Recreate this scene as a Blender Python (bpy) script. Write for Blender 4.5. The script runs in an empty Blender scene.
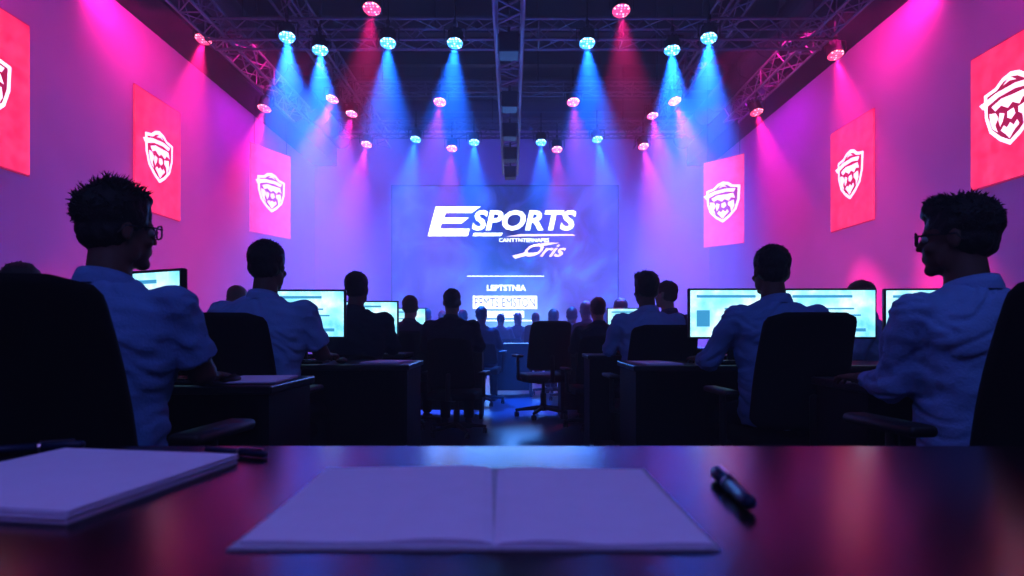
import bpy, bmesh, math, random, time
from mathutils import Vector, Matrix, Euler, noise
random.seed(7)
T0=time.time()
S=bpy.context.scene
COL=S.collection
TS=bpy.data.scenes.new('scratch')
CAMZ=0.94; F=600.0
def PX(px,Y): return (px-512)*Y/F
def PZ(py,Y): return CAMZ+(330-py)*Y/F
V=Vector
# ------------------------------------------------------------ materials
def M(name,col,rough=.6,metal=0,es=0,ecol=None,nscale=0,namt=.3,bump=0,bscale=60,spec=.5,sheen=0):
    m=bpy.data.materials.new(name); m.use_nodes=True
    nt=m.node_tree; b=nt.nodes['Principled BSDF']
    c=(col[0],col[1],col[2],1)
    b.inputs['Base Color'].default_value=c
    b.inputs['Roughness'].default_value=rough
    b.inputs['Metallic'].default_value=metal
    b.inputs['Specular IOR Level'].default_value=spec
    tc=nt.nodes.new('ShaderNodeTexCoord')
    if nscale:
        n=nt.nodes.new('ShaderNodeTexNoise'); n.inputs['Scale'].default_value=nscale; n.inputs['Detail'].default_value=5
        nt.links.new(tc.outputs['Object'],n.inputs['Vector'])
        mx=nt.nodes.new('ShaderNodeMix'); mx.data_type='RGBA'
        mx.inputs[6].default_value=tuple(x*(1-namt) for x in col)+(1,)
        mx.inputs[7].default_value=tuple(min(1,x*(1+namt)) for x in col)+(1,)
        nt.links.new(n.outputs['Fac'],mx.inputs[0]); nt.links.new(mx.outputs[2],b.inputs['Base Color'])
    if bump:
        n2=nt.nodes.new('ShaderNodeTexNoise'); n2.inputs['Scale'].default_value=bscale; n2.inputs['Detail'].default_value=4
        nt.links.new(tc.outputs['Object'],n2.inputs['Vector'])
        bp=nt.nodes.new('ShaderNodeBump'); bp.inputs['Strength'].default_value=bump; bp.inputs['Distance'].default_value=.01
        nt.links.new(n2.outputs['Fac'],bp.inputs['Height']); nt.links.new(bp.outputs['Normal'],b.inputs['Normal'])
    if es:
        e=ecol or col
        b.inputs['Emission Color'].default_value=(e[0],e[1],e[2],1); b.inputs['Emission Strength'].default_value=es
    return m
def ramp_emit(name,scale,stops,strength,detail=6,distort=0,coord='Object',base=(.02,.02,.02)):
    m=M(name,base,.5); nt=m.node_tree; b=nt.nodes['Principled BSDF']
    tc=nt.nodes.new('ShaderNodeTexCoord'); n=nt.nodes.new('ShaderNodeTexNoise')
    n.inputs['Scale'].default_value=scale; n.inputs['Detail'].default_value=detail; n.inputs['Distortion'].default_value=distort
    nt.links.new(tc.outputs[coord],n.inputs['Vector'])
    r=nt.nodes.new('ShaderNodeValToRGB'); els=r.color_ramp.elements
    while len(els)<len(stops): els.new(.5)
    for e,(p,c) in zip(els,stops): e.position=p; e.color=c+(1,)
    nt.links.new(n.outputs['Fac'],r.inputs['Fac']); nt.links.new(r.outputs['Color'],b.inputs['Emission Color'])
    b.inputs['Emission Strength'].default_value=strength
    return m
m_wall=M('wall_paint',(.46,.34,.46),.9,nscale=1.2,namt=.12,bump=.05,bscale=20)
m_ceil=M('black_ceiling',(.006,.006,.009),.95,nscale=3,spec=.1)
m_joist=M('joist_metal',(.022,.022,.03),.6,.3,nscale=10)
m_floor=M('dark_polished_floor',(.03,.03,.06),.3,nscale=2,namt=.4,bump=.03,bscale=8)
m_truss=M('truss_metal',(.20,.20,.24),.45,.6,nscale=10)
m_black=M('black_plastic',(.006,.006,.008),.5,nscale=20)
m_blackm=M('black_metal',(.01,.01,.013),.45,.5,nscale=15)
m_chair=M('black_chair_fabric',(.004,.004,.006),.8,nscale=40,bump=.25,bscale=300,spec=.12)
m_desk=M('dark_desk_laminate',(.012,.011,.014),.3,nscale=8)
m_deskbody=M('desk_panel_black',(.004,.004,.006),.7,nscale=8,spec=.2)
m_table=M('black_gloss_table',(.012,.007,.010),.22,nscale=6,namt=.5,bump=.02,bscale=120,spec=.6)
m_paper=M('paper',(.68,.62,.80),.85,nscale=30,namt=.05,bump=.05,bscale=80,spec=.2)
m_paper2=M('paper_edge',(.42,.40,.5),.8,nscale=200,namt=.3)
m_pen=M('navy_pen',(.008,.018,.06),.4,nscale=20,spec=.3)
m_silver=M('silver',(.35,.35,.4),.3,1,nscale=10)
m_skinA=M('skin_brown',(.10,.05,.038),.6,nscale=25,namt=.15,spec=.25)
m_skinB=M('skin_light',(.28,.16,.12),.55,nscale=25,namt=.12,spec=.3)
m_hairK=M('hair_black',(.004,.0035,.004),.55,nscale=60,bump=.4,bscale=200,spec=.3)
m_hairB=M('hair_brown',(.06,.024,.014),.5,nscale=60,bump=.4,bscale=200,spec=.3)
m_shirtB=M('blue_shirt_cotton',(.12,.23,.46),.9,nscale=14,namt=.12,bump=.3,bscale=120,spec=.15)
m_shirtP=M('pale_blue_shirt',(.17,.29,.54),.9,nscale=14,namt=.12,bump=.3,bscale=120,spec=.15)
m_suit=M('dark_suit_wool',(.010,.013,.035),.9,nscale=14,bump=.15,bscale=220,spec=.15)
m_grey=M('grey_jacket',(.045,.045,.08),.9,nscale=14,bump=.15,bscale=220,spec=.15)
m_trou=M('dark_trousers',(.006,.006,.012),.9,nscale=14,bump=.15,bscale=220,spec=.15)
m_shoe=M('black_leather',(.006,.006,.006),.35,nscale=30)
m_eye=M('eye_white',(.25,.25,.25),.2,nscale=4,namt=.05)
m_glass=M('glasses_frame',(.01,.01,.01),.25,nscale=10)
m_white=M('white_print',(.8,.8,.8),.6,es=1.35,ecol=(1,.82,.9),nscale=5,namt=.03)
m_logo=M('logo_white',(.8,.8,.8),.6,es=2.4,ecol=(.85,.93,1),nscale=5,namt=.03)
m_logod=M('logo_dark',(.02,.03,.1),.6,es=.6,ecol=(.03,.06,.4),nscale=5,namt=.03)
m_logo2=M('logo_tan',(.8,.7,.7),.6,es=1.6,ecol=(1,.75,.78),nscale=5,namt=.03)
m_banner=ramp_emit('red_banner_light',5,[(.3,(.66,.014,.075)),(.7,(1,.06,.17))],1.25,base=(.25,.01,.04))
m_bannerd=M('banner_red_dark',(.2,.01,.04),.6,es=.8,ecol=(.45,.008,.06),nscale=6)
m_screen=ramp_emit('stage_screen_image',.75,[(.3,(.006,.012,.13)),(.46,(.02,.035,.32)),(.58,(.06,.08,.55)),(.7,(.03,.2,.75))],.9,detail=10,distort=1.8)
nt=m_screen.node_tree; b_=nt.nodes['Principled BSDF']; src=b_.inputs['Emission Color'].links[0].from_socket
tcn=nt.nodes.new('ShaderNodeTexCoord'); mp=nt.nodes.new('ShaderNodeMapping'); mp.inputs['Location'].default_value=(-.08,0,1.0); mp.inputs['Scale'].default_value=(.5,1,.5)
gr=nt.nodes.new('ShaderNodeTexGradient'); gr.gradient_type='SPHERICAL'; nt.links.new(tcn.outputs['Object'],mp.inputs['Vector']); nt.links.new(mp.outputs[0],gr.inputs['Vector'])
mxn=nt.nodes.new('ShaderNodeMix'); mxn.data_type='RGBA'; mxn.blend_type='ADD'; nt.links.new(gr.outputs['Fac'],mxn.inputs[0]); nt.links.new(src,mxn.inputs[6]); mxn.inputs[7].default_value=(.3,.75,1.3,1); nt.links.new(mxn.outputs[2],b_.inputs['Emission Color'])
m_disp=ramp_emit('monitor_image',7,[(.3,(.10,.55,.9)),(.5,(.35,.85,1)),(.68,(.8,1,1))],1.25)
m_dispUI=M('monitor_interface',(.02,.05,.1),.5,es=.8,ecol=(.08,.42,.75),nscale=4)
def lensmat(name,c,core,st):
    m=M(name,(.02,.02,.02),.2); nt=m.node_tree; b=nt.nodes['Principled BSDF']
    tc=nt.nodes.new('ShaderNodeTexCoord'); v=nt.nodes.new('ShaderNodeTexVoronoi'); v.inputs['Scale'].default_value=22; v.inputs['Randomness'].default_value=.25
    nt.links.new(tc.outputs['Object'],v.inputs['Vector'])
    r=nt.nodes.new('ShaderNodeValToRGB'); e=r.color_ramp.elements
    e[0].position=.25; e[0].color=core+(1,); e[1].position=.55; e[1].color=tuple(x*.25 for x in c)+(1,)
    nt.links.new(v.outputs['Distance'],r.inputs['Fac']); nt.links.new(r.outputs['Color'],b.inputs['Emission Color'])
    b.inputs['Emission Strength'].default_value=st
    return m
L_BLUE=lensmat('led_blue',(.05,.35,1),(.5,.85,1),9)
L_RED=lensmat('led_red',(1,.05,.2),(1,.35,.45),7)
L_PINK=lensmat('led_pink',(1,.12,.45),(1,.6,.85),8)
# ------------------------------------------------------------ helpers
def link(o): COL.objects.link(o); return o
def tag(o,label,cat,group=None):
    o['label']=label; o['category']=cat
    if group: o['group']=group
def ob(name,me,mat=None,loc=(0,0,0),rot=(0,0,0),parent=None,smooth=False):
    if isinstance(me,bmesh.types.BMesh):
        bm=me; me=bpy.data.meshes.new(name); bmesh.ops.recalc_face_normals(bm,faces=bm.faces); bm.to_mesh(me); bm.free()
    if mat and not me.materials: me.materials.append(mat)
    if smooth:
        for p in me.polygons: p.use_smooth=True
    o=bpy.data.objects.new(name,me); o.location=loc; o.rotation_euler=rot
    if parent: o.parent=parent
    return link(o)
def empty(name,loc,rot=(0,0,0)):
    o=bpy.data.objects.new(name,None); o.location=loc; o.rotation_euler=rot; o.empty_display_size=.1
    return link(o)
def clone(root,loc,rotz=None,scale=None,rot=None):
    n=root.copy(); COL.objects.link(n); n.location=loc
    if rotz is not None: n.rotation_euler=(0,0,rotz)
    if rot is not None: n.rotation_euler=rot
    if scale: n.scale=scale
    def rec(a,b):
        for c in list(a.children):
            if c.type=='LIGHT': continue
            d=c.copy(); COL.objects.link(d); d.parent=b; rec(c,d)
    rec(root,n); return n
def box(bm,c,s,bev=0,seg=2,rot=None):
    r=bmesh.ops.create_cube(bm,size=1); vs=r['verts']
    bmesh.ops.scale(bm,vec=s,verts=vs)
    if bev:
        es=list({e for v in vs for e in v.link_edges})
        rr=bmesh.ops.bevel(bm,geom=es,offset=bev,segments=seg,affect='EDGES',profile=.5)
        vs=list({v for f in rr['faces'] for v in f.verts}|{v for v in vs if v.is_valid})
    if rot: bmesh.ops.transform(bm,matrix=rot.to_4x4(),verts=vs)
    bmesh.ops.translate(bm,vec=c,verts=vs); return vs
def bx(c,s,bev=0,seg=2):
    bm=bmesh.new(); box(bm,c,s,bev,seg); return bm
def fr(d):
    z=d.normalized(); up=V((0,0,1)) if abs(z.z)<.95 else V((0,1,0))
    x=up.cross(z).normalized(); return x,z.cross(x),z
def skinrings(bm,rings,seg):
    L=[]
    for r in rings: L.append([bm.verts.new(p) for p in r])
    for a,b in zip(L,L[1:]):
        for i in range(seg):
            j=(i+1)%seg; bm.faces.new((a[i],a[j],b[j],b[i]))
    bm.faces.new(L[0][::-1]); bm.faces.new(L[-1])
    return [v for l in L for v in l]
def rc(bm,p0,r0,p1,r1,seg=14,f0=False,f1=False,sq=1.0):
    p0=V(p0);p1=V(p1); x,y,z=fr(p1-p0); rs=[]
    if f0: rs.append((p0,r0))
    else:
        for a in (-80,-55,-28,0): a=math.radians(a); rs.append((p0+z*r0*math.sin(a),r0*math.cos(a)))
    if f1: rs.append((p1,r1))
    else:
        for a in (0,28,55,80): a=math.radians(a); rs.append((p1+z*r1*math.sin(a),r1*math.cos(a)))
    R=[]
    for c,r in rs: R.append([c+x*r*math.cos(2*math.pi*i/seg)+y*r*sq*math.sin(2*math.pi*i/seg) for i in range(seg)])
    return skinrings(bm,R,seg)
def tube(bm,p0,p1,r,seg=6): return rc(bm,p0,r,p1,r,seg,True,True)
def loft(bm,rings,seg=28,ex=2.4):
    R=[]
    for c,hx,hy in rings:
        c=V(c); pts=[]
        for i in range(seg):
            a=2*math.pi*i/seg; ca,sa=math.cos(a),math.sin(a)
            pts.append(c+V((hx*math.copysign(abs(ca)**(2/ex),ca),hy*math.copysign(abs(sa)**(2/ex),sa),0)))
        R.append(pts)
    return skinrings(bm,R,seg)
def ell(bm,c,r,rot=None,u=20,v=14):
    m=Matrix.Translation(V(c))
    if rot: m=m@rot.to_4x4()
    m=m@Matrix.Diagonal((r[0],r[1],r[2],1))
    return bmesh.ops.create_uvsphere(bm,u_segments=u,v_segments=v,radius=1,matrix=m)['verts']
def evalmesh(o):
    TS.collection.objects.link(o); vl=TS.view_layers[0]; vl.update(); dg=vl.depsgraph
    if dg is None: 
        COL.objects.link(o); dg=bpy.context.evaluated_depsgraph_get()
    m2=bpy.data.meshes.new_from_object(o.evaluated_get(dg)); bpy.data.objects.remove(o)
    return m2
def remesh(bm,vox,sm=3,fac=.5):
    me=bpy.data.meshes.new('tmp'); bmesh.ops.recalc_face_normals(bm,faces=bm.faces); bm.to_mesh(me); bm.free()
    o=bpy.data.objects.new('tmp',me)
    a=o.modifiers.new('r','REMESH'); a.mode='VOXEL'; a.voxel_size=vox
    if sm: b=o.modifiers.new('s','SMOOTH'); b.iterations=sm; b.factor=fac
    m2=evalmesh(o); bpy.data.meshes.remove(me)
    for p in m2.polygons: p.use_smooth=True
    return m2
def disp(me,amp,sc):
    for v in me.vertices:
        p=v.co; n=noise.noise(V((p.x*sc[0],p.y*sc[1],p.z*sc[2])))+.5*noise.noise(V((p.x*sc[0]*2.1+3,p.y*sc[1]*2.1,p.z*sc[2]*2.1)))
        v.co=p+v.normal*(amp*n)
def folds(me,amp):
    for v in me.vertices:
        p=v.co; w=noise.noise(p*5)*1.6
        n=noise.noise(V((p.x*6+w,p.y*6,(p.z+abs(p.x)*.5)*17+w)))
        v.co=p-v.normal*(amp*max(0,.28-abs(n))*3)
def area(name,loc,target,e,col,size,sy=None):
    l=bpy.data.lights.new(name,'AREA'); l.energy=e; l.color=col; l.size=size
    if sy: l.shape='RECTANGLE'; l.size_y=sy
    o=bpy.data.objects.new(name,l); o.location=loc
    o.rotation_euler=(V(target)-V(loc)).to_track_quat('-Z','Y').to_euler(); return link(o)
# ------------------------------------------------------------ room
WX=6.15; Y0=-3.0; Y1=18.7; H=7.3
def struct(name,c,s,mat):
    o=ob(name,bx((0,0,0),s),mat,loc=c); o['kind']='structure'; return o
YM=(Y0+Y1)/2; YL=Y1-Y0
struct('floor',(0,YM,-.05),(2*WX+.4,YL+.4,.1),m_floor)
struct('ceiling',(0,YM,H+.05),(2*WX+.4,YL+.4,.1),m_ceil)
struct('wall_left',(-WX-.1,YM,H/2),(.2,YL,H),m_wall)
struct('wall_right',(WX+.1,YM,H/2),(.2,YL,H),m_wall)
struct('wall_back',(0,Y1+.1,H/2),(2*WX+.4,.2,H),m_wall)
struct('wall_front',(0,Y0-.1,H/2),(2*WX+.4,.2,H),m_wall)
struct('baseboard_left',(-WX+.01,YM,.06),(.02,YL,.12),m_blackm)
struct('baseboard_right',(WX-.01,YM,.06),(.02,YL,.12),m_blackm)
struct('trim_1',(-WX+.35,YM,(6.05+H)/2),(.7,YL,H-6.05),m_ceil)
struct('trim_2',(WX-.35,YM,(6.05+H)/2),(.7,YL,H-6.05),m_ceil)
first=None
for i in range(9):
    y=6.4+i*1.45
    if first is None:
        bm=bmesh.new()
        box(bm,(0,0,.16),(2*WX-1.5,.16,.02)); box(bm,(0,0,-.16),(2*WX-1.5,.16,.02)); box(bm,(0,0,0),(2*WX-1.5,.02,.32))
        first=ob('ceiling_joist',bm,m_joist,loc=(0,y,H-.18)); j=first
    else: j=clone(first,(0,y,H-.18))
    tag(j,'black steel ceiling joist spanning the open ceiling','ceiling beam','ceiling joists')
for sx in (-1,1):
    bm=bmesh.new(); tube(bm,(0,0,0),(0,13,0),.26,20)
    for k in range(14): tube(bm,(0,k,-0),(0,k+.04,0),.275,20)
    d=ob('ventilation_duct',bm,m_joist,loc=(sx*5.12,5,6.66),smooth=False); tag(d,'dark round ventilation duct running under the ceiling','duct')
# ------------------------------------------------------------ trusses
def truss(p0,p1,w=.3,label='',r=.022):
    p0=V(p0);p1=V(p1); L=(p1-p0).length; root=empty('lighting_truss',p0); d=(p1-p0).normalized()
    root.rotation_euler=d.to_track_quat('Y','Z').to_euler()
    h=w/2; cs=[(-h,-h),(h,-h),(h,h),(-h,h)]
    for (a,b) in cs:
        bm=bmesh.new(); tube(bm,(0,0,0),(0,L,0),r,8); ob('chord',bm,m_truss,loc=(a,0,b),parent=root,smooth=False)
    bm=bmesh.new(); n=max(2,int(L/.32)); st=L/n
    for i in range(4):
        a=cs[i];b=cs[(i+1)%4]
        for k in range(n):
            q,s=(a,b) if k%2==0 else (b,a)
            tube(bm,(q[0],k*st,q[1]),(s[0],(k+1)*st,s[1]),r*.5,5)
            if k%4==0: tube(bm,(a[0],k*st,a[1]),(b[0],k*st,b[1]),r*.5,5)
    ob('lattice',bm,m_truss,parent=root)
    for k in range(0,int(L)+1,3):
        t=min(k+.5,L-.2); bm=bmesh.new(); tube(bm,(0,t,h),(0,t,H-.02-p0.z),.012,6); ob('suspension_rod',bm,m_blackm,parent=root)
    tag(root,label,'truss','stage lighting trusses')
TZ=5.55
truss((-4.7,9.35,TZ),(4.9,9.35,TZ),.32,'silver box truss carrying a row of stage lamps')
truss((-4.4,8.2,TZ+.45),(4.4,8.2,TZ+.45),.3,'silver box truss carrying two red lamps')
truss((-3.95,13.8,TZ),(3.95,13.8,TZ),.3,'silver box truss close to the stage screen')
truss((-3.4,7.2,TZ+.4),(-3.4,16,TZ+.4),.32,'silver box truss running toward the stage')
truss((3.4,7.2,TZ+.4),(3.4,16,TZ+.4),.32,'silver box truss running toward the stage')
truss((-4.55,7.2,TZ+.05),(-4.55,13,TZ+.05),.32,'outer silver box truss beside the wall')
truss((4.75,7.2,TZ+.05),(4.75,13,TZ+.05),.32,'outer silver box truss beside the wall')
truss((-.04,6.6,5.14),(-.04,15.5,5.14),.36,'wide central box truss running toward the stage',r=.028)
truss((-3.0,11.6,TZ+.05),(3.0,11.6,TZ+.05),.2,'slim box truss between the lamp rows',r=.016)
spk=None
for i,(y,z) in enumerate(((8.0,4.72),(9.9,4.70),(11.4,4.70),(12.9,4.70),(14.3,4.68))):
    if spk is None:
        r=empty('loudspeaker',(0,0,0))
        ob('cabinet',bx((0,0,0),(.26,.3,.26),.015,2),m_black,parent=r)
        ob('grille',bx((0,-.152,0),(.23,.006,.23),.002,1),m_joist,parent=r)
        bm=bmesh.new(); box(bm,(0,0,.15),(.3,.05,.02)); box(bm,(-.145,0,.03),(.012,.05,.24)); box(bm,(.145,0,.03),(.012,.05,.24)); tube(bm,(0,0,.15),(0,0,.27),.02,8)
        ob('bracket',bm,m_blackm,parent=r); spk=r; k=r; k.location=(-.04,y,z)
    else: k=clone(spk,(-.04,y,z))
    tag(k,'black box loudspeaker hanging under the central truss','loudspeaker','hanging loudspeakers')
# ------------------------------------------------------------ stage lamps
def lamp_template(lm):
    root=empty('stage_lamp',(0,0,0))
    bm=bmesh.new(); tube(bm,(0,0,.0),(0,0,.06),.012,8); box(bm,(0,0,.09),(.05,.07,.08),.01)
    ob('clamp',bm,m_blackm,parent=root)
    bm=bmesh.new(); tube(bm,(0,0,.1),(0,0,.45),.012,8); ob('drop_pipe',bm,m_blackm,parent=root)
    bm=bmesh.new(); box(bm,(0,0,0),(.34,.035,.012),.003)
    box(bm,(-.165,0,-.1),(.012,.035,.2),.003); box(bm,(.165,0,-.1),(.012,.035,.2),.003)
    ob('yoke',bm,m_blackm,parent=root)
    head=empty('lamp_head',(0,0,-.18)); head.parent=root
    bm=bmesh.new(); R=[]
    for z,r in ((.17,.05),(.165,.085),(.10,.1),(.09,.115),(.0,.12),(-.03,.13),(-.05,.135)):
        R.append([V((r*math.cos(2*math.pi*i/24),r*math.sin(2*math.pi*i/24),z)) for i in range(24)])
    skinrings(bm,R,24)
    for i in range(12):
        a=i*math.pi/6; box(bm,(.105*math.cos(a),.105*math.sin(a),.12),(.03,.006,.09),0,rot=None)
    ob('housing',bm,m_black,parent=head)
    bm=bmesh.new(); R=[]
    for z,r in ((-.05,.12),(-.056,.118),(-.063,.08),(-.066,.03)):
        R.append([V((r*math.cos(2*math.pi*i/24),r*math.sin(2*math.pi*i/24),z)) for i in range(24)])
    skinrings(bm,R,24); ob('lens',bm,lm,parent=head)
    return root
def lamp(root,px,py,Y,aim,col,e,blend=.85,ang=36,first=False,label=''):
    X=PX(px,Y); Z=PZ(py,Y)+.14
    if first: r=root; r.location=(X,Y,Z)
    else: r=clone(root,(X,Y,Z))
    d=V(aim).normalized()
    head=[c for c in r.children if c.name.startswith('lamp_head')][0]
    head.rotation_euler=d.to_track_quat('-Z','Y').to_euler()
    l=bpy.data.lights.new('lamp_beam','SPOT'); l.energy=e; l.color=col; l.spot_size=math.radians(ang); l.spot_blend=blend; l.shadow_soft_size=.04
    o=bpy.data.objects.new('lamp_beam',l); COL.objects.link(o); o.parent=head; o.location=(0,0,-.09)
    tag(r,label,'stage lamp','stage lamps on the trusses')
    return r
CB=(.012,.16,1); CR=(1,.015,.22); CP=(1,.04,.55)
tb=lamp_template(L_BLUE); tr=lamp_template(L_RED); tp=lamp_template(L_PINK)
blue=[(287,32,9.1,(.14,-.3,-1)),(320,45,9.2,(.1,-.25,-1)),(388,38,9.15,(.05,-.3,-1)),(455,38,9.15,(-.03,-.3,-1)),(587,38,9.15,(0,-.3,-1)),(672,45,9.2,(-.05,-.25,-1)),(709,33,9.1,(-.14,-.3,-1)),
 (416,136,13.6,(-.1,-.4,-1)),(474,139,13.6,(.05,-.4,-1)),(541,139,13.6,(.0,-.4,-1)),(597,136,13.6,(.1,-.4,-1))]
for i,(a,b,c,d) in enumerate(blue): lamp(tb,a,b,c,d,CB,(24000 if i in (0,1,5,6) else 12500) if c<10 else 8000,first=(i==0),label='round black stage lamp glowing blue on truss')
red=[(204,34,9.3,(-.05,-.3,-1)),(835,50,9.6,(.05,-.3,-1)),(372,3,8.2,(.0,-.3,-1)),(621,5,8.2,(0,-.3,-1)),(265,104,11.05,(-.15,-.3,-1)),(756,108,11.6,(.15,-.3,-1))]
for i,(a,b,c,d) in enumerate(red): lamp(tr,a,b,c,d,CR,1700 if i in (2,3) else 7000,first=(i==0),label='round black stage lamp glowing red')
pink=[(333,95,11.6,(-.2,-.35,-1)),(440,98,11.6,(-.05,-.4,-1)),(573,98,11.6,(.05,-.4,-1)),(674,97,11.6,(.2,-.35,-1)),(367,141,13.7,(-.1,-.4,-1)),(452,145,13.7,(0,-.4,-1)),(557,146,13.7,(0,-.4,-1)),(643,143,13.7,(.1,-.4,-1)),(352,110,12.75,(-.1,-.3,-1)),(652,112,12.9,(.1,-.3,-1))]
for i,(a,b,c,d) in enumerate(pink): lamp(tp,a,b,c,d,CP,1900 if i in (1,2,5,6) else 3800,first=(i==0),label='small round stage lamp glowing pink')
# ------------------------------------------------------------ stage screen
YS=18.3
root=empty('stage_screen',(PX(505,YS),YS,PZ(266,YS)))
sw=(617-393)*YS/F; sh=(345-187)*YS/F
ob('screen_panel',bx((0,0,0),(sw,.02,sh)),m_screen,loc=(0,-.06,0),parent=root)
bm=bmesh.new(); t=.05
for a,b,c,d in ((0,sh/2+t/2,sw+2*t,t),(0,-sh/2-t/2,sw+2*t,t),(-sw/2-t/2,0,t,sh),(sw/2+t/2,0,t,sh)): box(bm,(a,0,b),(c,.12,d))
box(bm,(0,.03,0),(sw,.04,sh))
ob('screen_frame',bm,m_blackm,parent=root)
tag(root,'large projected stage screen with white esports lettering','screen')
RL=root.location
def poly(bm,pts,y=0):
    f=bm.faces.new([bm.verts.new((p[0],y,p[1])) for p in pts])
def S2(px,py): return (PX(px,YS)-RL.x,PZ(py,YS)-RL.z)
def textmesh(name,body,rect,mat,parent,y,shear=0,off=.0):
    c=bpy.data.curves.new('t','FONT'); c.body=body; c.shear=shear; c.offset=off; c.resolution_u=3
    o=bpy.data.objects.new('t',c); me=evalmesh(o)
    xs=[v.co.x for v in me.vertices]; ys=[v.co.y for v in me.vertices]
    x0,x1,z0,z1=rect
    for v in me.vertices:
        v.co=V((x0+(v.co.x-min(xs))/(max(xs)-min(xs))*(x1-x0),0,z0+(v.co.y-min(ys))/(max(ys)-min(ys))*(z1-z0)))
    me.materials.clear()
    return ob(name,me,mat,loc=(0,y,0),parent=parent)
def rect(a,b,c,d):
    p=S2(a,d);q=S2(b,c); return (p[0],q[0],p[1],q[1])
textmesh('logo_lettering','SPORTS',rect(472,576,210.5,231),m_logo,root,-.075,.2,.035)
bm=bmesh.new()
def sp(*pts): poly(bm,[S2(*p) for p in pts])
# big slanted E with lightning-cut middle bar and long foot
sp((436,207),(481,207),(472,213.5),(446,213.5),(444.5,218),(469,218),(462,224),(442,224),(440.5,229),(470,229),(468,236.5),(428,236.5))
sp((474,233.2),(503,233.2),(501,236.5),(472.5,236.5))
ob('logo_emblem',bm,m_logo,loc=(0,-.075,0),parent=root)
textmesh('small_lettering','CANTTNTERNAPES',rect(499,549,238.5,242.5),m_logo,root,-.075,0,.02)
textmesh('script_lettering','Oris',rect(524,566,244,257),m_logo2,root,-.075,.6,.012)
bm=bmesh.new()
sp((512,256),(524,253),(540,253),(526,256),(515,259)); sp((527,247),(545,243),(560,243),(545,246))
sp((506,237),(520,234.5),(572,234.5),(575,236))
ob('script_flourish',bm,m_logo2,loc=(0,-.075,0),parent=root)
textmesh('caption_lettering','LEPTSTNIA',rect(487,526,285,291),m_logo,root,-.075,0,.03)
bm=bmesh.new(); sp((473,296),(537,296),(537,309),(473,309)); sp((485,311),(524,311),(524,317.5),(485,317.5)); ob('title_plate',bm,m_logo,loc=(0,-.074,0),parent=root)
textmesh('title_lettering','PEMTS EMSTON',rect(475,535,298,307.2),m_logod,root,-.078,0,.0)
textmesh('footer_lettering','ETS ALNES',rect(488,521,312.3,316.4),m_logod,root,-.078,0,.0)
bm=bmesh.new(); sp((467,276),(544,276),(544,276.8),(467,276.8)); sp((474,320),(537,320),(537,321.2),(474,321.2))
ob('title_rule',bm,m_logo,loc=(0,-.075,0),parent=root)
# ------------------------------------------------------------ banners
def crest(parent,y):
    k=.42
    def add(name,polys,mat,yy):
        b=bmesh.new()
        for pl in polys: poly(b,[(p[0]*k,p[1]*k) for p in pl])
        ob(name,b,mat,loc=(0,yy,0),parent=parent)
    out=[(-.98,.72),(-.55,.80),(-.3,.98),(0,1.06),(.3,.98),(.55,.80),(.98,.72),(.94,.0),(.76,-.5),(.38,-.85),(0,-1.08),(-.38,-.85),(-.76,-.5),(-.94,0)]
    add('crest_border',[out],m_white,y)
    add('crest_field',[[(p[0]*.86,p[1]*.86) for p in out]],m_bannerd,y-.004)
    inn=[[(-1.14,.46),(-.5,.62),(.2,.66),(.72,.58),(.62,.42),(.2,.50),(-.4,.46),(-.98,.28)],
     [(-.66,.26),(-.30,.38),(.12,.36),(.58,.36),(.70,.10),(.46,.16),(.34,.0),(.10,.14),(-.06,.02),(-.30,.18),(-.52,.08)],
     [(-.74,.08),(-.50,.02),(-.40,-.16),(-.52,-.34),(-.42,-.58),(-.62,-.42),(-.72,-.16)],
     [(-.36,-.02),(-.18,-.10),(-.24,-.30),(-.34,-.44),(-.40,-.24)],
     [(-.08,-.08),(.14,-.04),(.20,-.22),(.06,-.34),(-.08,-.26)],
     [(.30,-.06),(.62,.0),(.66,-.28),(.48,-.60),(.44,-.32),(.30,-.22)],
     [(-.32,-.56),(-.20,-.44),(-.10,-.54),(.02,-.42),(.14,-.54),(.26,-.42),(.34,-.56),(.16,-.70),(.0,-.88),(-.16,-.70)],
     [(-.24,.74),(0,.92),(.24,.74),(0,.80)]]
    add('crest_emblem',inn,m_white,y-.009)
def banner(x0,y0,x1,y1,z0,z1,cx=0,cables=False,label=''):
    c=((x0+x1)/2,(y0+y1)/2,(z0+z1)/2); w=math.hypot(x1-x0,y1-y0); a=math.atan2(y1-y0,x1-x0)
    r=empty('banner_panel',c,(0,0,a))
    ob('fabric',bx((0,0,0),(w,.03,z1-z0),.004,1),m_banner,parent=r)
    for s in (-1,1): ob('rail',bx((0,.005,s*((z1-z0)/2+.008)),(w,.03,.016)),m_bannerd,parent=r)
    if cables:
        for s in (-1,1):
            bm=bmesh.new(); tube(bm,(s*w*.4,0,(z1-z0)/2+.01),(s*w*.4,0,H-.02-c[2]),.006,5); ob('cable',bm,m_blackm,parent=r)
    crest(r,-.02); tag(r,label,'banner','red crest banners'); return r
bl='glowing red hanging banner with white shield crest'
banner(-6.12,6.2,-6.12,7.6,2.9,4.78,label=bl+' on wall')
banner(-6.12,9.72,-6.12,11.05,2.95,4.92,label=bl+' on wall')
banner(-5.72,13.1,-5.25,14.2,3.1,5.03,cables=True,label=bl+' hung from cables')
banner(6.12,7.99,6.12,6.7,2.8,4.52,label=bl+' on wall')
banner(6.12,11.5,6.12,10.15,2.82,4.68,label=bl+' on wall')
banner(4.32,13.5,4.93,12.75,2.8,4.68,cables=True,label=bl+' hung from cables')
r=empty('stage_platform',(0,16.2,0))
ob('deck',bx((0,0,.38),(9,4,.06),.01),m_blackm,parent=r)
ob('skirt',bx((0,0,.175),(8.9,3.9,.35)),m_black,parent=r)
tag(r,'low black stage platform under the screen','stage')
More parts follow.
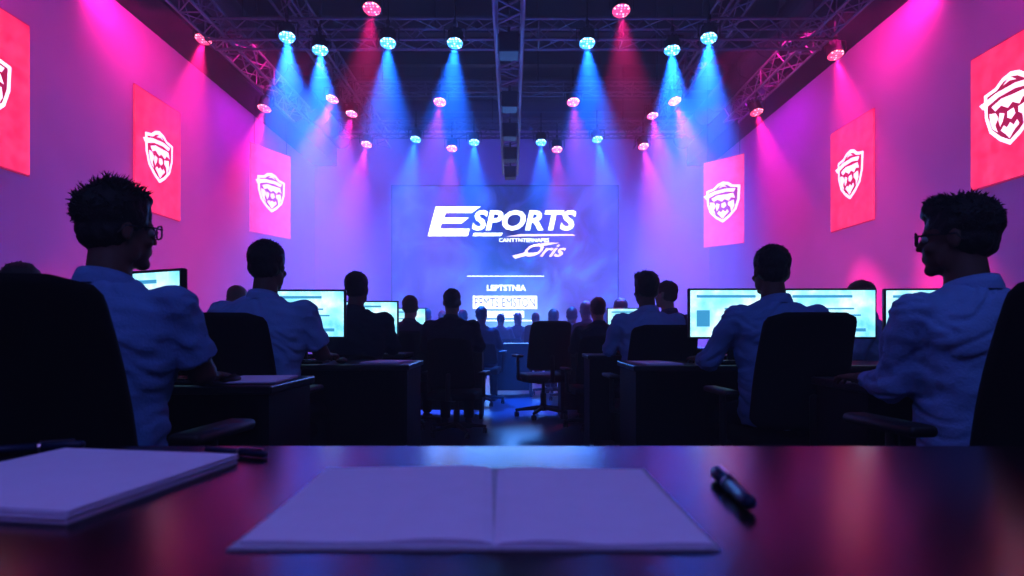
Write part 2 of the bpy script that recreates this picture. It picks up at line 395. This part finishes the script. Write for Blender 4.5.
fl=None  # row of small lights added to brighten the stage front and centre glow
for i,x in enumerate((-1.5,-.95,-.45,.0,.45,.95,1.5,2.1,-2.1)):
    if fl is None:
        r=empty('added_floor_light',(0,0,0))
        bm=bmesh.new(); tube(bm,(0,-.06,.12),(0,.08,.12),.08,18); ob('housing',bm,m_black,parent=r)
        bm=bmesh.new(); tube(bm,(0,-.07,.12),(0,-.061,.12),.068,18); ob('lens',bm,L_BLUE,parent=r)
        bm=bmesh.new(); box(bm,(0,0,.01),(.22,.1,.02)); box(bm,(-.1,0,.07),(.015,.04,.13)); box(bm,(.1,0,.07),(.015,.04,.13)); ob('stand',bm,m_blackm,parent=r)
        fl=r; k=r; k.location=(x,14.4,.41)
    else: k=clone(fl,(x,14.4,.41))
    tag(k,'small round light added at the stage edge to brighten it','floor light','added stage edge lights')
# ------------------------------------------------------------ chairs
def chair_template(high=True):
    r=empty('office_chair',(0,0,0))
    bm=bmesh.new(); box(bm,(0,.0,.43),(.5,.5,.085),.035,4)
    ob('seat',bm,m_chair,parent=r,smooth=True)
    top=1.035 if high else .78; zb=.52
    rings=[]; n=26
    for i in range(n+1):
        t=i/n; z=zb+(top-zb)*t
        w=.245-.030*t
        e=1; q=.90
        if t>q: e=math.sqrt(max(.0,1-((t-q)/(1-q))**2))*.28+.72 if t<.999 else .66
        if t<.06: e=.85+2.5*t
        rings.append(((0,-.27-.08*t+.025*math.sin(t*math.pi),z),w*e,.024 if .02<t<.98 else .014))
    bm=bmesh.new(); loft(bm,rings,40,4.5)
    for v in bm.verts: v.co.y+=v.co.x**2*1.1
    ob('backrest',bm,m_chair,parent=r,smooth=True)
    bm=bmesh.new(); rc(bm,(0,-.1,.38),.025,(0,-.33,.42),.025,8); rc(bm,(0,-.33,.42),.025,(0,-.315,.66),.022,8); ob('back_support',bm,m_blackm,parent=r,smooth=True)
    for s in (-1,1):
        bm=bmesh.new(); box(bm,(s*.29,.0,.665),(.075,.27,.03),.013,3); rc(bm,(s*.29,-.02,.655),.016,(s*.285,-.02,.42),.02,8); rc(bm,(s*.285,-.02,.42),.018,(s*.15,-.02,.385),.018,8)
        ob('armrest',bm,m_black,parent=r,smooth=True)
    bm=bmesh.new(); tube(bm,(0,0,.1),(0,0,.26),.032,14); tube(bm,(0,0,.26),(0,0,.39),.02,14); box(bm,(0,0,.38),(.2,.22,.03),.008); ob('gas_column',bm,m_blackm,parent=r)
    bm=bmesh.new(); tube(bm,(0,0,.07),(0,0,.13),.045,14)
    for k in range(5):
        a=k*2*math.pi/5+.3; rc(bm,(0,0,.105),.026,(.29*math.cos(a),.29*math.sin(a),.075),.016,8)
    ob('star_base',bm,m_blackm,parent=r,smooth=True)
    for k in range(5):
        a=k*2*math.pi/5+.3; x,y=.29*math.cos(a),.29*math.sin(a)
        bm=bmesh.new(); tube(bm,(x-.02,y,.028),(x-.004,y,.028),.028,14); tube(bm,(x+.004,y,.028),(x+.02,y,.028),.028,14); tube(bm,(x,y,.03),(x,y,.075),.008,6); tube(bm,(x-.005,y,.028),(x+.005,y,.028),.008,6)
        ob('caster',bm,m_black,parent=r)
    return r
CH=chair_template(True); CL=chair_template(False); used={}
def chair(x,y,yaw=0,low=False,lab='black office chair with high padded back on casters',sz=1,sx=1):
    t=CL if low else CH
    if t.name in used: c=clone(t,(x,y,0),math.radians(yaw),(sx,1,sz))
    else: c=t; c.location=(x,y,0); c.rotation_euler=(0,0,math.radians(yaw)); c.scale=(sx,1,sz); used[t.name]=1
    tag(c,lab,'chair','office chairs at the desks'); return c
# ------------------------------------------------------------ desks
DZ=.75
def desk(x0,x1,y0,y1,lab,z=DZ):
    r=empty('desk',((x0+x1)/2,(y0+y1)/2,0)); w=x1-x0; d=y1-y0
    ob('tabletop',bx((0,0,z-.015),(w,d,.03),.006,2),m_desk,parent=r)
    for s in (-1,1): ob('side_panel',bx((s*(w/2-.03),0,(z-.03)/2),(.03,d-.04,z-.03)),m_deskbody,parent=r)
    ob('modesty_panel',bx((0,d/2-.05,(z-.03)/2+.02),(w-.09,.02,z-.09)),m_deskbody,parent=r)
    tag(r,lab,'desk','long black desks'); return r
desk(-2.5,-.82,2.04,2.50,'long black desk with glossy top beside a seated man')
desk(-2.5,-.56,3.27,3.8,'long black desk with glossy top and monitors')
desk(-2.6,-.85,4.75,5.2,'long black desk in the third row')
desk(-2.6,-.3,6.3,6.75,'long black desk in the fourth row')
desk(1.22,2.7,2.06,2.45,'long black desk next to a man with glasses')
desk(.65,2.75,3.2,3.72,'long black desk carrying bright monitors')
desk(.57,2.7,4.5,4.9,'long black desk in the third row')
desk(.5,2.5,6.3,6.75,'long black desk in the fourth row')
desk(-.26,.3,8.4,8.9,'small dark desk standing in the aisle by the stage')
desk(-2.6,-.6,9.6,10,'long black desk near the stage'); desk(.7,2.6,9.9,10.3,'long black desk near the stage')
# ------------------------------------------------------------ monitors
def mon_template():
    r=empty('monitor',(0,0,0))
    ob('housing',bx((0,.0,.30),(.56,.03,.31),.008,2),m_black,parent=r)
    ob('display',bx((0,-.0165,.30),(.535,.004,.285)),m_disp,parent=r)
    for (a,b,c,d) in ((-.05,.405,.36,.016),(-.19,.27,.08,.10),(.04,.33,.2,.010),(.06,.29,.24,.010),(.10,.2,.22,.02)):
        ob('display_interface',bx((a,-.0195,b),(c,.002,d)),m_dispUI,parent=r)
    bm=bmesh.new(); box(bm,(0,.03,.12),(.05,.02,.24),.005); ob('neck',bm,m_blackm,parent=r)
    ob('foot',bx((0,.03,.006),(.22,.14,.012),.004,2),m_blackm,parent=r)
    return r
MT=mon_template(); mused=[0]
def monitor(x,y,yaw=0,s=.95):
    z=DZ+.0005
    if mused[0]: m=clone(MT,(x,y,z),math.radians(yaw),(s,s,s))
    else: m=MT; m.location=(x,y,z); m.rotation_euler=(0,0,math.radians(yaw)); m.scale=(s,s,s); mused[0]=1
    tag(m,'thin black computer monitor showing a bright cyan screen','monitor','monitors on the desks')
monitor(-1.44,2.33,-26,.92); monitor(-1.26,3.6,0); monitor(-1.21,5.0,0); monitor(-2.1,5.0); monitor(1.29,3.50,0); monitor(1.85,3.50,-2); monitor(2.44,3.50,-4)
monitor(1.75,4.75); monitor(1.3,6.55); monitor(-1.2,6.55)
kb=empty('keyboard',(0,0,0)); ob('base',bx((0,0,.008),(.42,.13,.014),.004,2),m_black,parent=kb)
bm=bmesh.new()
for i in range(14):
    for j in range(5): box(bm,(-.19+i*.029,-.05+j*.025,.018),(.024,.02,.007))
o=ob('keys',bm,m_blackm,parent=kb); o['kind']='stuff'
ms=empty('computer_mouse',(0,0,0)); bm=bmesh.new(); ell(bm,(0,0,.016),(.03,.055,.017)); ob('shell',bm,m_black,parent=ms,smooth=True)
bm=bmesh.new(); tube(bm,(-.004,.03,.03),(.004,.03,.03),.006,10); ob('scroll_wheel',bm,m_blackm,parent=ms)
for i,(x,y) in enumerate([(-1.3,2.13),(-1.27,3.42),(1.35,3.34),(1.6,2.18),(.95,4.62)]):
    k=kb if i==0 else clone(kb,(0,0,0)); k.location=(x,y,DZ); tag(k,'black computer keyboard on a desk','keyboard','keyboards on the desks')
    k=ms if i==0 else clone(ms,(0,0,0)); k.location=(x+.3,y,DZ); tag(k,'black computer mouse on a desk','mouse','mice on the desks')
def sheets(x,y,rot,z,w=.21,h=.297,n=4):
    r=empty('paper_stack',(x,y,z),(0,0,math.radians(rot)))
    for i in range(n):
        o=ob('sheet',bx((random.uniform(-.006,.006),random.uniform(-.006,.006),.0015+i*.0026),(w,h,.0022)),m_paper,parent=r)
    return r
for x,y,rr in [(.80,3.38,10),(-.72,3.48,-8),(-.95,2.24,5)]:
    p=sheets(x,y,rr,DZ); tag(p,'small stack of white paper sheets on a desk','paper','papers on the desks')
# ------------------------------------------------------------ people
def hand(side,wr,dr,vox):
    bm=bmesh.new()
    rc(bm,(0,-.03,0),.026,(0,.02,0),.03,12,sq=.7); 
    ell(bm,(0,.055,0),(.042,.05,.015)); ell(bm,(side*-.02,.03,-.004),(.022,.035,.016))
    for fx,ln,yy,sp_ in ((.031,.068,.09,.10),(.0105,.076,.096,.03),(-.0105,.071,.093,-.04),(-.031,.056,.084,-.13)):
        p=V((side*-fx,yy-.012,.002)); a=-.15
        for k,(fl,rad) in enumerate(((.45,.0088),(.3,.008),(.25,.0072))):
            q=p+V((side*-sp_*ln*fl,math.cos(a)*ln*fl,math.sin(a)*ln*fl)); rc(bm,p,rad,q,rad*.92,8); p=q; a-=.35
    rc(bm,(side*-.026,.015,-.004),.013,(side*-.055,.045,-.012),.0105,8); rc(bm,(side*-.055,.045,-.012),.0105,(side*-.06,.078,-.016),.0085,8)
    me=remesh(bm,vox,1)
    d=V(dr).normalized(); x=d.cross(V((0,0,1))).normalized(); z=x.cross(d)
    m=Matrix((x,d,z)).transposed().to_4x4(); m.translation=V(wr)
    me.transform(m); return me
def glasses(parent,mat4):
    bm=bmesh.new()
    for s in (-1,1):
        c=V((s*.034,.105,.004)); pts=[]
        for i in range(16):
            a=2*math.pi*i/16; ca,sa=math.cos(a),math.sin(a)
            pts.append(c+V((.027*math.copysign(abs(ca)**.6,ca),-abs(s*.034+ca*.027)*.12,.02*math.copysign(abs(sa)**.6,sa))))
        for i in range(16): rc(bm,pts[i],.0026,pts[(i+1)%16],.0026,6)
        rc(bm,(s*.06,.099,.01),.0027,(s*.082,.07,.01),.0027,6); rc(bm,(s*.082,.07,.01),.0025,(s*.088,-.01,.008),.0025,6); rc(bm,(s*.088,-.01,.008),.0025,(s*.084,-.03,-.015),.0025,6)
    rc(bm,(-.009,.106,.008),.0025,(.009,.106,.008),.0025,6)
    bmesh.ops.transform(bm,matrix=mat4,verts=bm.verts)
    return ob('glasses',bm,m_glass,parent=parent,smooth=True)
CACHE={}
def person(px,ytop,Y,yaw,lab,hyaw=0,hpitch=0,lean=.04,top=None,skin=None,hair=None,style='short',det=1,short=False,glass=False,elb=None,wri=None,X=None,collar=True,dx=0,group='seated spectators',wide=1.0):
    top=top or m_suit; skin=skin or m_skinA; hair=hair or m_hairK
    vox=(.0068,.012,.018)[det]
    ztop=PZ(ytop,Y); s=min(1.06,max(.9,ztop/1.392))
    if X is None: X=PX(px,Y)
    if det==2:
        key=(top.name,hair.name,style)
        if key in CACHE:
            P=clone(CACHE[key],(X+dx,Y,0),math.radians(yaw),(s,s,s)); tag(P,lab,'person',group); return P
    hc=V((0,.075+lean,1.255))
    ly=lambda z: lean*max(0,(z-.55))/.55+.02*math.sin(max(0,z-.5)*4)
    elb=elb or [(.27,.10,.82),(.27,.10,.82)]; wri=wri or [(.18,.34,.795),(.18,.34,.795)]
    hm=Matrix.Translation(hc)@Euler((math.radians(hpitch),0,math.radians(hyaw))).to_matrix().to_4x4()
    bm=bmesh.new(); hv=[]
    hv+=ell(bm,(0,-.01,.03),(.076,.097,.090)); hv+=ell(bm,(0,.026,-.04),(.059,.064,.072)); hv+=rc(bm,(-.012,.066,-.095),.019,(.012,.066,-.095),.019,10)
    hv+=rc(bm,(0,.086,.012),.0075,(0,.101,-.024),.0095,10); hv+=ell(bm,(0,.075,.022),(.050,.016,.009)); 
    hv+=ell(bm,(0,.084,-.055),(.022,.009,.005)); hv+=ell(bm,(0,.082,-.065),(.019,.009,.0055))
    for sd in (-1,1):
        hv+=ell(bm,(sd*.081,-.005,-.008),(.009,.018,.030),Euler((-.2,0,sd*.35)).to_matrix()); hv+=ell(bm,(sd*.04,.062,-.03),(.022,.02,.018))
        hv+=ell(bm,(sd*.056,.012,-.06),(.012,.03,.04))
    hv=list(set(hv)); bmesh.ops.transform(bm,matrix=hm,verts=hv)
    nb=V((0,ly(1.08)+.02,1.06)); rc(bm,hm@V((0,-.02,-.05)),.055,nb,.064,16)
    loft(bm,[((0,ly(z),z),(hx-.018)*wide,hy-.018) for z,hx,hy in ((.5,.165,.12),(.6,.165,.12),(.72,.16,.115),(.85,.18,.12),(.97,.20,.12),(1.03,.19,.1),(1.08,.09,.07))])
    wm=[]
    for i,sd in enumerate((-1,1)):
        sh=V((sd*.195*wide,ly(1.03),1.02)); e=V((sd*elb[i][0],elb[i][1]+lean*.5,elb[i][2])); w=V((sd*wri[i][0],wri[i][1],wri[i][2]))
        rc(bm,sh,.048,e,.04,12); rc(bm,e,.042,w,.026,12); wm.append((sh,e,w))
        k=V((sd*.12,.42,.49)); an=V((sd*.12,.4,.09)); rc(bm,(sd*.09,.02,.54),.075,k,.05,12); rc(bm,k,.05,an,.034,12)
    me=remesh(bm,vox,3 if det==0 else 2)
    b2=bmesh.new(); b2.from_mesh(me)
    for i,sd in enumerate((-1,1)):
        sh,e,w=wm[i]; d=(w-e); d.z=min(d.z,-.0)*.3; d.x*=.4
        h=hand(sd,w+d.normalized()*.01,d,(.0038,.0055,.007)[det]); b2.from_mesh(h); bpy.data.meshes.remove(h)
    b2.to_mesh(me); b2.free()
    for p in me.polygons: p.use_smooth=True
    me.materials.clear()
    P=ob('person',me,skin,loc=(X+dx,Y,0),rot=(0,0,math.radians(yaw))); P.scale=(s,s,s)
    bm=bmesh.new(); ex=.0 if top in (m_shirtB,m_shirtP) else .008
    loft(bm,[((0,ly(z),z),hx*wide+ex,hy+ex) for z,hx,hy in ((.49,.178,.13),(.56,.190,.14),(.64,.186,.137),(.74,.182,.132),(.85,.198,.134),(.95,.214,.136),(1.015,.216,.122),(1.05,.182,.10),(1.08,.12,.084),(1.105,.075,.07))])
    for i,sd in enumerate((-1,1)):
        sh,e,w=wm[i]; rc(bm,(sd*.165,sh.y,1.008),.07,sh,.069,16)
        if short: q=sh.lerp(e,.8); rc(bm,sh,.069,q,.066,16,f1=True)
        else:
            rc(bm,sh,.069,e,.056,16); q=e.lerp(w,.86); rc(bm,e,.056,q,.039,16,f1=True)
    g=remesh(bm,max(vox,.008),3); disp(g,.011,(7,7,13)); 
    if det<2: folds(g,.010)
    g.materials.clear(); ob('shirt' if ex==0 else 'jacket',g,top,parent=P)
    if collar:
        bm=bmesh.new(); n=24; rows=[]
        cc=nb.lerp(hc,.12)
        for (z,r_) in ((-.012,.072),(.03,.0685),(.034,.071),(.008,.081),(-.012,.085)):
            rows.append([V((cc.x+r_*math.cos(2*math.pi*i/n),cc.y-.012+r_*1.02*math.sin(2*math.pi*i/n),1.085+z-.02*math.sin(2*math.pi*i/n))) for i in range(n)])
        L=[[bm.verts.new(p) for p in r_] for r_ in rows]
        for a,b in zip(L,L[1:]):
            for i in range(n): bm.faces.new((a[i],a[(i+1)%n],b[(i+1)%n],b[i]))
        ob('collar',bm,top,parent=P,smooth=True)
    bm=bmesh.new(); loft(bm,[((0,0,.475),.13,.11),((0,0,.52),.18,.14),((0,.01,.6),.175,.13)])
    for sd in (-1,1):
        k=V((sd*.12,.42,.49)); an=V((sd*.12,.4,.1)); rc(bm,(sd*.09,.02,.545),.084,k,.064,14); rc(bm,k,.064,an,.05,14,f1=True)
    g=remesh(bm,max(vox,.015),2); disp(g,.006,(10,10,10)); g.materials.clear(); ob('trousers',g,m_trou,parent=P)
    for sd in (-1,1):
        bm=bmesh.new(); rc(bm,(sd*.12,.37,.042),.038,(sd*.135,.54,.032),.032,12,sq=1); ell(bm,(sd*.12,.385,.07),(.04,.05,.045)); box(bm,(sd*.127,.455,.008),(.07,.25,.014),.004)
        g=remesh(bm,.01,1); g.materials.clear(); ob('shoe',g,m_shoe,parent=P)
    bm=bmesh.new(); rnd=random.Random(int(px*7+Y*100))
    nape=((0,-.036,-.005),(.078,.074,.068))
    if style=='short': E=[((0,-.018,.045),(.084,.101,.088)),nape]
    elif style=='curly': E=[((0,-.014,.052),(.09,.104,.092)),nape,((0,.02,.09),(.072,.07,.046)),((.03,-.02,.1),(.05,.06,.04))]
    elif style=='quiff': E=[((0,-.018,.048),(.085,.102,.09)),nape,((.0,.04,.092),(.068,.055,.042))]
    else: E=[((0,-.02,.04),(.09,.108,.096)),((0,-.06,-.04),(.085,.06,.12)),((0,-.06,-.13),(.075,.045,.1))]
    for c,r_ in E: ell(bm,c,r_,u=28,v=20)
    g=remesh(bm,max(vox*.9,.0065),2); disp(g,.006,(38,38,30))
    b2=bmesh.new(); b2.from_mesh(g)
    if det<2 and style!='long':
        N={0:1100,1:220}[det]; k=0
        while k<N:
            u=V((rnd.gauss(0,1),rnd.gauss(0,1),rnd.gauss(0,1))).normalized()
            lim=-.35 if u.y<0 else (.1+.55*u.y)
            if u.z<lim: continue
            c,rr=E[rnd.randrange(len(E))] if u.z>.3 else E[0]; c=V(c)
            p=c+V((u.x*rr[0],u.y*rr[1],u.z*rr[2]))*.97
            big={'curly':1.7,'quiff':1.1}.get(style,.7)
            ln=rnd.uniform(.006,.022)*big*(.4+.6*max(0,u.z)); dd=(u+V((rnd.uniform(-.7,.7),rnd.uniform(-.5,.7),rnd.uniform(-.3,.5)))).normalized()
            q=p+dd*ln*.6; t_=q+(dd+V((rnd.uniform(-.6,.6),rnd.uniform(-.2,.7),-.3))).normalized()*ln*.5
            x,y,z=fr(dd); w_=rnd.uniform(.0022,.004)
            a=[b2.verts.new(p+x*w_*math.cos(j*2.094)+y*w_*math.sin(j*2.094)) for j in range(3)]
            b=[b2.verts.new(q+x*w_*.7*math.cos(j*2.094)+y*w_*.7*math.sin(j*2.094)) for j in range(3)]
            t=b2.verts.new(t_)
            for j in range(3):
                b2.faces.new((a[j],a[(j+1)%3],b[(j+1)%3],b[j])); b2.faces.new((b[j],b[(j+1)%3],t))
            k+=1
    bmesh.ops.transform(b2,matrix=hm,verts=b2.verts)
    b2.to_mesh(g); b2.free(); g.materials.clear()
    for p in g.polygons: p.use_smooth=True
    ob('hair',g,hair,parent=P)
    if det==0:
        for sd in (-1,1):
            bm=bmesh.new(); ell(bm,(sd*.031,.077,.002),(.0115,.0115,.0115)); bmesh.ops.transform(bm,matrix=hm,verts=bm.verts)
            ob('eye',bm,m_eye,parent=P,smooth=True)
    if glass: glasses(P,hm)
    if det==2: CACHE[key]=P
    tag(P,lab,'person',group); return P
person(118,175,1.65,-4,'young man with messy dark hair, glasses and blue short-sleeved shirt',hyaw=-34,top=m_shirtB,style='curly',det=0,short=True,glass=True,lean=.05,dx=-.088,wide=1.10,elb=[(.27,.08,.82),(.25,.12,.83)],wri=[(.18,.36,.80),(.13,.38,.80)])
chair(-1.085,1.58,-5,sz=1.02,sx=1.1)
person(955,186,1.7,8,'young man with glasses and pale blue long-sleeved shirt',hyaw=38,top=m_shirtP,style='quiff',det=0,glass=True,lean=.05,dx=.11,wide=1.08,elb=[(.225,.10,.80),(.26,.1,.82)],wri=[(.13,.36,.80),(.17,.36,.80)])
chair(1.32,1.66,6,sz=1.03,sx=1.05)
person(267,236,2.9,-5,'man with short dark hair in pale blue shirt',hyaw=-6,top=m_shirtP,style='short',det=0,short=True,dx=-.05,wide=1.10,elb=[(.27,.1,.82),(.265,.12,.82)],wri=[(.17,.36,.8),(.19,.38,.8)])
chair(-1.25,2.9,-3,sz=.98,sx=.92)
person(770,241,2.88,6,'man with short dark hair in blue long-sleeved shirt',hyaw=2,top=m_shirtB,style='short',det=0,dx=.06,wide=1.10,elb=[(.31,.12,.8),(.27,.1,.82)],wri=[(.26,.36,.8),(.17,.36,.8)])
chair(1.26,2.86,4,sz=.98,sx=.94)
person(355,269,4.25,-3,'man in dark suit jacket seated behind a desk',hyaw=-4,top=m_suit,dx=-.02,wide=1.14)
chair(-1.12,4.25,0,low=True,lab='black office chair with low back')
person(645,269,4.15,6,'man with wavy dark hair in pale blue shirt',hyaw=12,top=m_shirtP,style='quiff',dx=.04,wide=1.08)
chair(.97,4.15,3,sz=.94)
person(450,287,5.4,-4,'man in dark suit seated in a swivel chair',top=m_suit,hyaw=6,wide=1.1)
chair(-.50,5.42,-8,sz=.84,sx=.88)
person(408,294,5.85,-3,'man with brown hair in dark purple jacket',top=m_grey,hair=m_hairB,skin=m_skinB)
chair(-1.0,5.85,0,sz=.9)
person(225,284,5.6,-6,'person with brown hair seen behind the desks',X=-2.62,hair=m_hairB,style='long',det=2,top=m_grey)
chair(-2.62,5.6,-6,low=True,lab='black office chair with low back')
person(3,259,3.05,-10,'person with dark hair seated at the wall side',det=1,top=m_suit)
chair(-2.6,3.05,-10,low=True,lab='black office chair with low back')
person(868,279,4.25,60,'man in blue shirt turned sideways at his desk',top=m_shirtP,hyaw=10,hair=m_hairB,skin=m_skinB,det=1,X=2.58,wri=[(.1,.3,.8),(.1,.3,.8)])
chair(2.58,4.25,60,low=True,lab='black office chair with low back')
person(667,279,5.3,25,'man with reddish brown hair in grey jacket',hyaw=25,top=m_grey,hair=m_hairB,skin=m_skinB,det=1,dx=.06)
chair(1.43,5.3,20,low=True,lab='black office chair with low back')
person(600,296,5.75,4,'man in dark suit in the aisle-side seat',top=m_suit,hair=m_hairB,skin=m_skinB,wide=1.1)
chair(.80,5.72,6,sz=.86)
person(622,297,7.1,0,'woman with long dark hair seated near the stage',style='long',det=2,top=m_suit)
chair(1.3,7.1,0)
person(480,311,7.6,-8,'man in grey jacket near the stage',det=2,top=m_grey)
chair(-.4,7.6,-5,low=True,lab='black office chair with low back')
chair(.34,6.5,14,lab='empty black office chair standing in the aisle')
far=[(424,309,8.2,m_suit,m_hairK,'short'),(553,309,8.6,m_grey,m_hairB,'long'),(572,310,7.9,m_suit,m_hairK,'short'),(588,300,7.4,m_suit,m_hairK,'short'),
 (500,313,11.5,m_grey,m_hairK,'short'),(518,312,11.8,m_suit,m_hairK,'long'),(536,312,11.2,m_grey,m_hairK,'short'),(462,309,9.2,m_suit,m_hairK,'short'),(442,310,10.6,m_grey,m_hairK,'short'),(607,310,9.3,m_suit,m_hairK,'short'),(640,308,9.3,m_grey,m_hairK,'short'),(385,306,8.5,m_suit,m_hairK,'short')]
for i,(a,b,c,t,h,st) in enumerate(far):
    P=person(a,b,c,random.uniform(-12,12),('person in dark clothes seated near the stage' if t is m_suit else 'person in grey jacket seated near the stage'),det=2,top=t,hair=h,style=st,skin=m_skinA)
    chair(P.location.x,c,0,low=(i%3!=0),lab='black office chair near the stage')
# ------------------------------------------------------------ foreground table
r=empty('table',(0,.6,0))
ob('tabletop',bx((0,0,.73),(3.2,.78,.04),.008,3),m_table,parent=r)
for sx in (-1,1):
    for sy in (-1,1): ob('leg',bx((sx*1.5,sy*.32,.355),(.06,.06,.71),.005),m_blackm,parent=r)
tag(r,'glossy black table with papers and pens on it','table')
TZ0=.75
r=empty('notebook',(0,0,TZ0))
def page(x0,x1,ya,yb,sk,h0,name,mat):
    bm=bmesh.new(); nx,ny=22,14; G=[]
    for j in range(ny+1):
        row=[]
        for i in range(nx+1):
            t=i/nx; u=j/ny; x=x0+(x1-x0)*t+sk*u; y=ya+(yb-ya)*u
            z=h0+.0028*math.sin(min(1,t*2.2)*math.pi)*(1-t*.5)+.001*math.sin(t*9+u*3)*t
            if t<.04: z-=.003
            row.append(bm.verts.new((x,y,max(.003,z))))
        G.append(row)
    for j in range(ny):
        for i in range(nx): bm.faces.new((G[j][i],G[j][i+1],G[j+1][i+1],G[j+1][i]))
    ext=bmesh.ops.extrude_face_region(bm,geom=bm.faces[:])
    for v in [g for g in ext['geom'] if isinstance(g,bmesh.types.BMVert)]: v.co.z=.0022
    return ob(name,bm,mat,parent=r,smooth=False)
page(-.016,-.238,.525,.81,-.012,.005,'page',m_paper)
page(-.016,.174,.520,.80,-.003,.005,'page',m_paper)
ob('cover',bx((-.033,.664,.0011),(.424,.298,.0022)),m_paper2,parent=r)
tag(r,'open notebook with blank white pages lying flat','notebook')
r=empty('paper_stack',(-.555,.745,TZ0),(0,0,math.radians(-9)))
for i in range(6):
    ob('sheet',bx((random.uniform(-.003,.003),random.uniform(-.003,.003),.001+i*.0021),(.285,.275,.002)),m_paper,parent=r)
tag(r,'thick stack of blank white papers','paper')
def pen(a,b,rad,lab,cap=.42):
    a=V(a);b=V(b); r=empty('pen',a); r.rotation_euler=(b-a).to_track_quat('Y','Z').to_euler(); L=(b-a).length
    bm=bmesh.new(); rc(bm,(0,.004,0),rad*.9,(0,L*(1-cap),0),rad,18,f1=True); ob('barrel',bm,m_pen,parent=r,smooth=True)
    bm=bmesh.new(); rc(bm,(0,L*(1-cap)-.002,0),rad*1.1,(0,L-.006,0),rad*1.0,18,f0=True); ob('cap',bm,m_pen,parent=r,smooth=True)
    bm=bmesh.new(); box(bm,(0,L*(1-cap)+.02,rad*1.2),(.004,.045,.003)); tube(bm,(0,L*(1-cap)-.004,0),(0,L*(1-cap),0),rad*1.13,18); ob('clip',bm,m_silver,parent=r)
    tag(r,lab,'pen'); return r
pen((.248,.625,TZ0+.0095),(.26,.765,TZ0+.0095),.0085,'thick dark blue marker pen with cap')
pen((-.475,.93,TZ0+.006),(-.36,.885,TZ0+.006),.005,'slim dark pen beside the paper stack')
pen((-.80,.90,TZ0+.008),(-.68,.955,TZ0+.008),.007,'thick dark pen at the end of the table')
# ------------------------------------------------------------ lights
MG=(1,.015,.36); VI=(.55,.015,.9)
for s in (-1,1):
    area('magenta_wash',(s*5.2,9.6,5.9),(s*6.1,10.6,4.3),125,MG,4.4,.5)
    area('magenta_wash',(s*5.1,6.4,5.7),(s*6.1,7.2,3.6),32,(1,.015,.42),2,.5)
    area('violet_wash',(s*4.4,14,6.0),(s*6.1,15,3),120,VI,4,1)
    area('purple_fill',(s*3.5,4,5.5),(s*6.1,6,2),22,(.5,.02,.9),3,2)
area('blue_wash',(0,15,6.3),(0,18.6,3.0),190,(.04,.10,1),6,1)
area('house_blue',(0,-1.0,4.6),(0,2.8,.9),55,(.17,.30,1),3,1.5)
area('table_violet',(-.3,-.6,2.6),(0,.7,.75),5,(.65,.3,1),1)
area('side_blue',(2.9,.4,3.4),(1.4,1.9,1.1),8,(.25,.42,1),.8)
area('side_blue',(-2.9,.4,3.4),(-1.3,1.9,1.1),5,(.25,.42,1),.8)
area('stage_floor_glow',(0,14.0,2.2),(0,8,.3),220,(.08,.32,1),4,.6)
area('truss_fill',(0,8,3.8),(0,10,7),30,(.2,.2,1),4,4)  # blue fill added to lift trusses and ceiling; no fixture stands here
w=bpy.data.worlds.new('haze_world'); S.world=w; w.use_nodes=True; nt=w.node_tree
bg=nt.nodes['Background']; bg.inputs[0].default_value=(.02,.01,.05,1); bg.inputs[1].default_value=.3
vs=nt.nodes.new('ShaderNodeVolumeScatter'); vs.inputs['Density'].default_value=.026; vs.inputs['Anisotropy'].default_value=.2; vs.inputs['Color'].default_value=(.9,.88,1,1)
nt.links.new(vs.outputs[0],nt.nodes['World Output'].inputs['Volume'])
S.view_settings.view_transform='Standard'
try: S.view_settings.look='Medium High Contrast'
except Exception as e: print('look',e)
cam=bpy.data.cameras.new('camera'); co=bpy.data.objects.new('camera',cam); link(co)
co.location=(0,0,CAMZ); co.rotation_euler=(math.pi/2,0,0); cam.sensor_width=36; cam.lens=36*F/1024; cam.shift_y=42/1024
cam.clip_start=.02; cam.dof.use_dof=True; cam.dof.focus_distance=5; cam.dof.aperture_fstop=4.0
S.camera=co
bpy.data.scenes.remove(TS)
print('BUILD',time.time()-T0)
